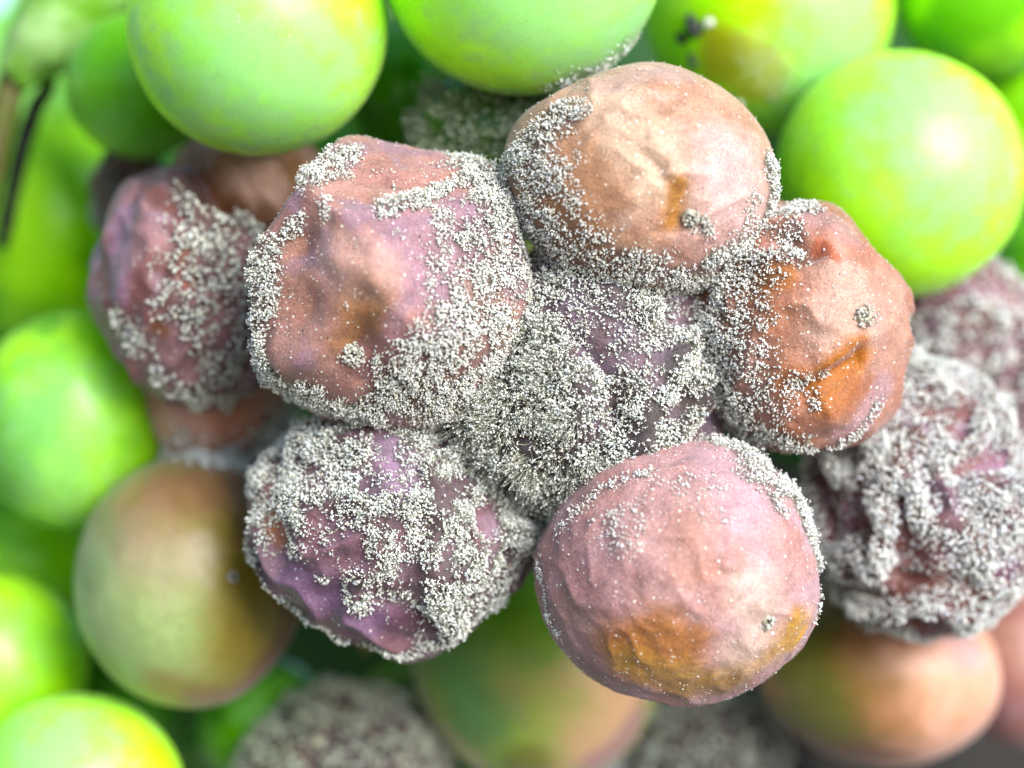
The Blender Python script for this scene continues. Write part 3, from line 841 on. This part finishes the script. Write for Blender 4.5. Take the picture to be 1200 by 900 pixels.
H = Grape((250, 462, 320), (88, 92), 0, None, 6, 32)
H.colour(lin(200, 142, 118, .75), lin(190, 130, 106, .75), lin(206, 156, 140, .75), 1.2)
H.build('rotting_grape', 'blurred salmon brown grape showing between the left mouldy grape and the olive one', MAT_SOFT)
mould(H, [([(230, 545), (330, 530)], 42, 1.0, 12)], dens=0.10, back=0, tint=(0.86, 0.89, 0.9), heads=2, head=1.9)

I_ = Grape((222, 682, 255), (134, 147), 0, 140, 6, 33)
I_.lumps(2, 0.8, 2); I_.colour(lin(172, 160, 56), lin(156, 142, 40), lin(182, 154, 84), 1.1)
I_.paint([(110, 700), (150, 750), (200, 730)], 66, lin(172, 202, 128, 0.6), 0.85, 0.7, bloom=0.5); I_.paint([(270, 650), (280, 740)], 46, lin(160, 136, 16), 0.85, 0.8); I_.paint([(200, 580), (260, 570), (300, 600)], 46, lin(178, 126, 84), 0.85, 0.8)
I_.paint([(330, 600), (345, 700), (300, 810)], 34, lin(128, 72, 22), 0.85, 0.8); I_.paint([(170, 640), (200, 660)], 40, lin(200, 172, 138), 0.6, 0.8); I_.paint([(190, 800), (270, 815)], 24, lin(170, 115, 62), 0.8, 0.8)
I_.paint((110, 670), 26, lin(140, 172, 80), 0.6); I_.paint((285, 575), 26, lin(120, 72, 16), 0.7)
I_.build('ripening_grape', 'blurred olive and tan grape with a small scar, lower left', MAT_SOFT)
scar(I_, 270, 678, 7, 0)
mould(I_, [([(235, 540), (290, 548), (335, 575)], 24, 1.0, 9)], dens=0.09, back=0, tint=(0.86, 0.9, 0.9), heads=2, head=1.9, rot=0.2)

J = Grape((1086, 600, 190), (130, 158), 14, 125, 6, 34)
J.lumps(14, 0.9, 2); J.wrinkle(34, 1.25, 0.8); J.facet(1086 - 30, 700, 0.93, 18); J.facet(1086 + 50, 700, 0.93, 18); J.lumps(4, 4.0, 8); J.dent([(1060, 690), (1110, 680)], 22, 12); J.dent([(1140, 640), (1150, 690)], 26, 10); J.dent([(990, 480), (1000, 560)], 22, 10)
J.dent([(1065, 440), (1120, 490), (1180, 570)], 14, -10)
J.colour(lin(150, 96, 96), lin(128, 72, 56), lin(166, 116, 138), 2.0)
J.paint([(1140, 640), (1145, 690)], 26, lin(150, 84, 60), 0.9); J.paint([(1060, 690), (1110, 675)], 26, lin(160, 92, 78), 0.8); J.paint([(1165, 630), (1165, 670)], 16, lin(168, 104, 138), 0.8)
J.build('mouldy_grape', 'shrivelled purple grape thickly crusted with white mould, at the right', MAT_ROT)
mould(J, [((1085, 600), 300, 0.72, 7), ([(1065, 440), (1120, 490), (1190, 590)], 26, 1.0, 9), ([(980, 570), (1010, 620), (1060, 640)], 70, 1.0, 8), ([(1000, 700), (1040, 750)], 40, 0.9, 8), ([(1190, 640), (1175, 720)], 14, 1.0, 7)],
      dens=0.15, clump=3.6, gap=0.85, tint=(0.87, 0.88, 0.87), heads=2, head=1.55, onridge=0.82)

K = Grape((1128, 398, 400), (92, 98), 10, None, 6, 35)
K.lumps(6, 1.6, 2); K.wrinkle(16, 1.6, 0.7); K.colour(lin(160, 112, 118), lin(140, 88, 84), lin(172, 132, 148), 2.0)
K.build('mouldy_grape', 'blurred mauve grape dusted with white mould under the right green grape', MAT_ROT)
mould(K, [((1128, 400), 200, 0.6, 7), ([(1150, 320), (1185, 360), (1190, 430)], 14, 1.0, 8), ([(1070, 430), (1100, 470)], 30, .9, 7)], dens=0.05, gap=1.2, tint=(0.84, 0.85, 0.82), heads=2, head=2.3, onridge=0.6)
K2 = Grape((1215, 520, 480), (72, 90), 0, None, 6, 36)
K2.lumps(6, 1.6, 2); K2.wrinkle(14, 1.6, 0.7); K2.colour(lin(150, 96, 100), lin(120, 80, 70), lin(160, 110, 130), 2.0)
K2.build('mouldy_grape', 'blurred brown mouldy grape cut by the right edge beside the crusted one', MAT_ROT)
mould(K2, [((1190, 520), 160, 0.55, 7)], dens=0.045, gap=1.1, tint=(0.7, 0.7, 0.64), heads=2)

L_ = Grape((1030, 785, 400), (142, 112), -10, 120, 6, 37)
L_.lumps(2, 0.8, 2); L_.colour(lin(216, 160, 130, .7), lin(206, 150, 120, .7), lin(224, 174, 150, .7), 1.1)
L_.paint([(930, 760), (965, 800), (960, 850)], 72, lin(126, 130, 16), 0.95, 0.6); L_.paint([(1010, 760), (1040, 840)], 30, lin(190, 120, 70), 0.6, 0.8); L_.paint([(950, 870), (1030, 880)], 26, lin(140, 80, 22), 0.8, 0.8); L_.paint([(1090, 720), (1130, 760)], 30, lin(216, 164, 164), 0.7, 0.8)
L_.build('ripening_grape', 'blurred peach and olive grape under the crusted white one, lower right', MAT_SOFT)
M_ = Grape((1195, 775, 520), (78, 100), 0, None, 6, 38)
M_.colour(lin(196, 142, 122), lin(180, 120, 108), lin(190, 140, 150), 1.2)
M_.build('rotting_grape', 'blurred pinkish grape cut by the right edge near the bottom', MAT_SOFT)

N_ = Grape((630, 775, 480), (146, 148), 0, None, 6, 39)
N_.colour(lin(160, 185, 70, .75), lin(140, 175, 60, .75), lin(178, 180, 90, .75), 1.0)
N_.paint([(560, 690), (640, 690)], 66, lin(112, 188, 6, 0.7), 0.9, 0.8); N_.paint([(530, 780), (560, 840)], 40, lin(110, 176, 110), 0.8, 0.8); N_.paint([(720, 800), (700, 870)], 56, lin(220, 172, 135, .7), 0.9, 0.8); N_.paint([(740, 850), (700, 890)], 24, lin(190, 130, 150), 0.7, 0.8)
N_.paint([(488, 770), (510, 840), (560, 890)], 16, lin(220, 212, 165, .8), 0.8, 0.6); N_.paint((620, 890), 30, lin(150, 140, 20), 0.7)
N_.build('ripening_grape', 'blurred green and pink grape below the gap between the two lowest front grapes', MAT_SOFT)

O_ = Grape((402, 922, 440), (122, 118), 0, None, 6, 40)
O_.lumps(5, 1.2, 2); O_.wrinkle(14, 1.3, 0.7); O_.colour(lin(150, 118, 112), lin(110, 80, 74), lin(130, 110, 112), 1.6)
O_.build('mouldy_grape', 'blurred grape under grey green mould cut by the bottom edge, below the purple one', MAT_ROT)
mould(O_, [((405, 850), 200, 0.8, 8), ([(370, 800), (320, 880)], 18, 1.0, 8), ([(480, 800), (500, 860)], 30, 0.9, 8)], dens=0.05, gap=1.1, tint=(0.68, 0.72, 0.6), heads=2, head=2.5, onridge=0.4, rot=0.85)
P_ = Grape((828, 880, 560), (95, 85), 0, None, 6, 41)
P_.lumps(5, 1.2, 2); P_.colour(lin(90, 84, 78), lin(70, 60, 56), lin(100, 96, 90), 1.6)
P_.build('mouldy_grape', 'dim blurred grape in grey mould behind the bottom of the smooth pink one', MAT_ROT)
mould(P_, [((828, 860), 200, 0.75, 8)], dens=0.042, gap=0.9, tint=(0.55, 0.58, 0.52), heads=2, head=2.5)
Q_ = Grape((152, 228, 420), (46, 60), 10, None, 6, 42)
Q_.lumps(7, 2.0, 2); Q_.colour(lin(100, 62, 30), lin(70, 50, 24), lin(120, 90, 70), 2.0)
Q_.build('mouldy_grape', 'small dark brown shrunken grape behind the left mouldy grape', MAT_ROT)
mould(Q_, [([(120, 260), (140, 290)], 30, 0.8, 7), ((150, 210), 50, 0.25, 6)], dens=0.045, gap=1.0, tint=(0.6, 0.62, 0.58), heads=2)
print('mould triangles', TRI[0])
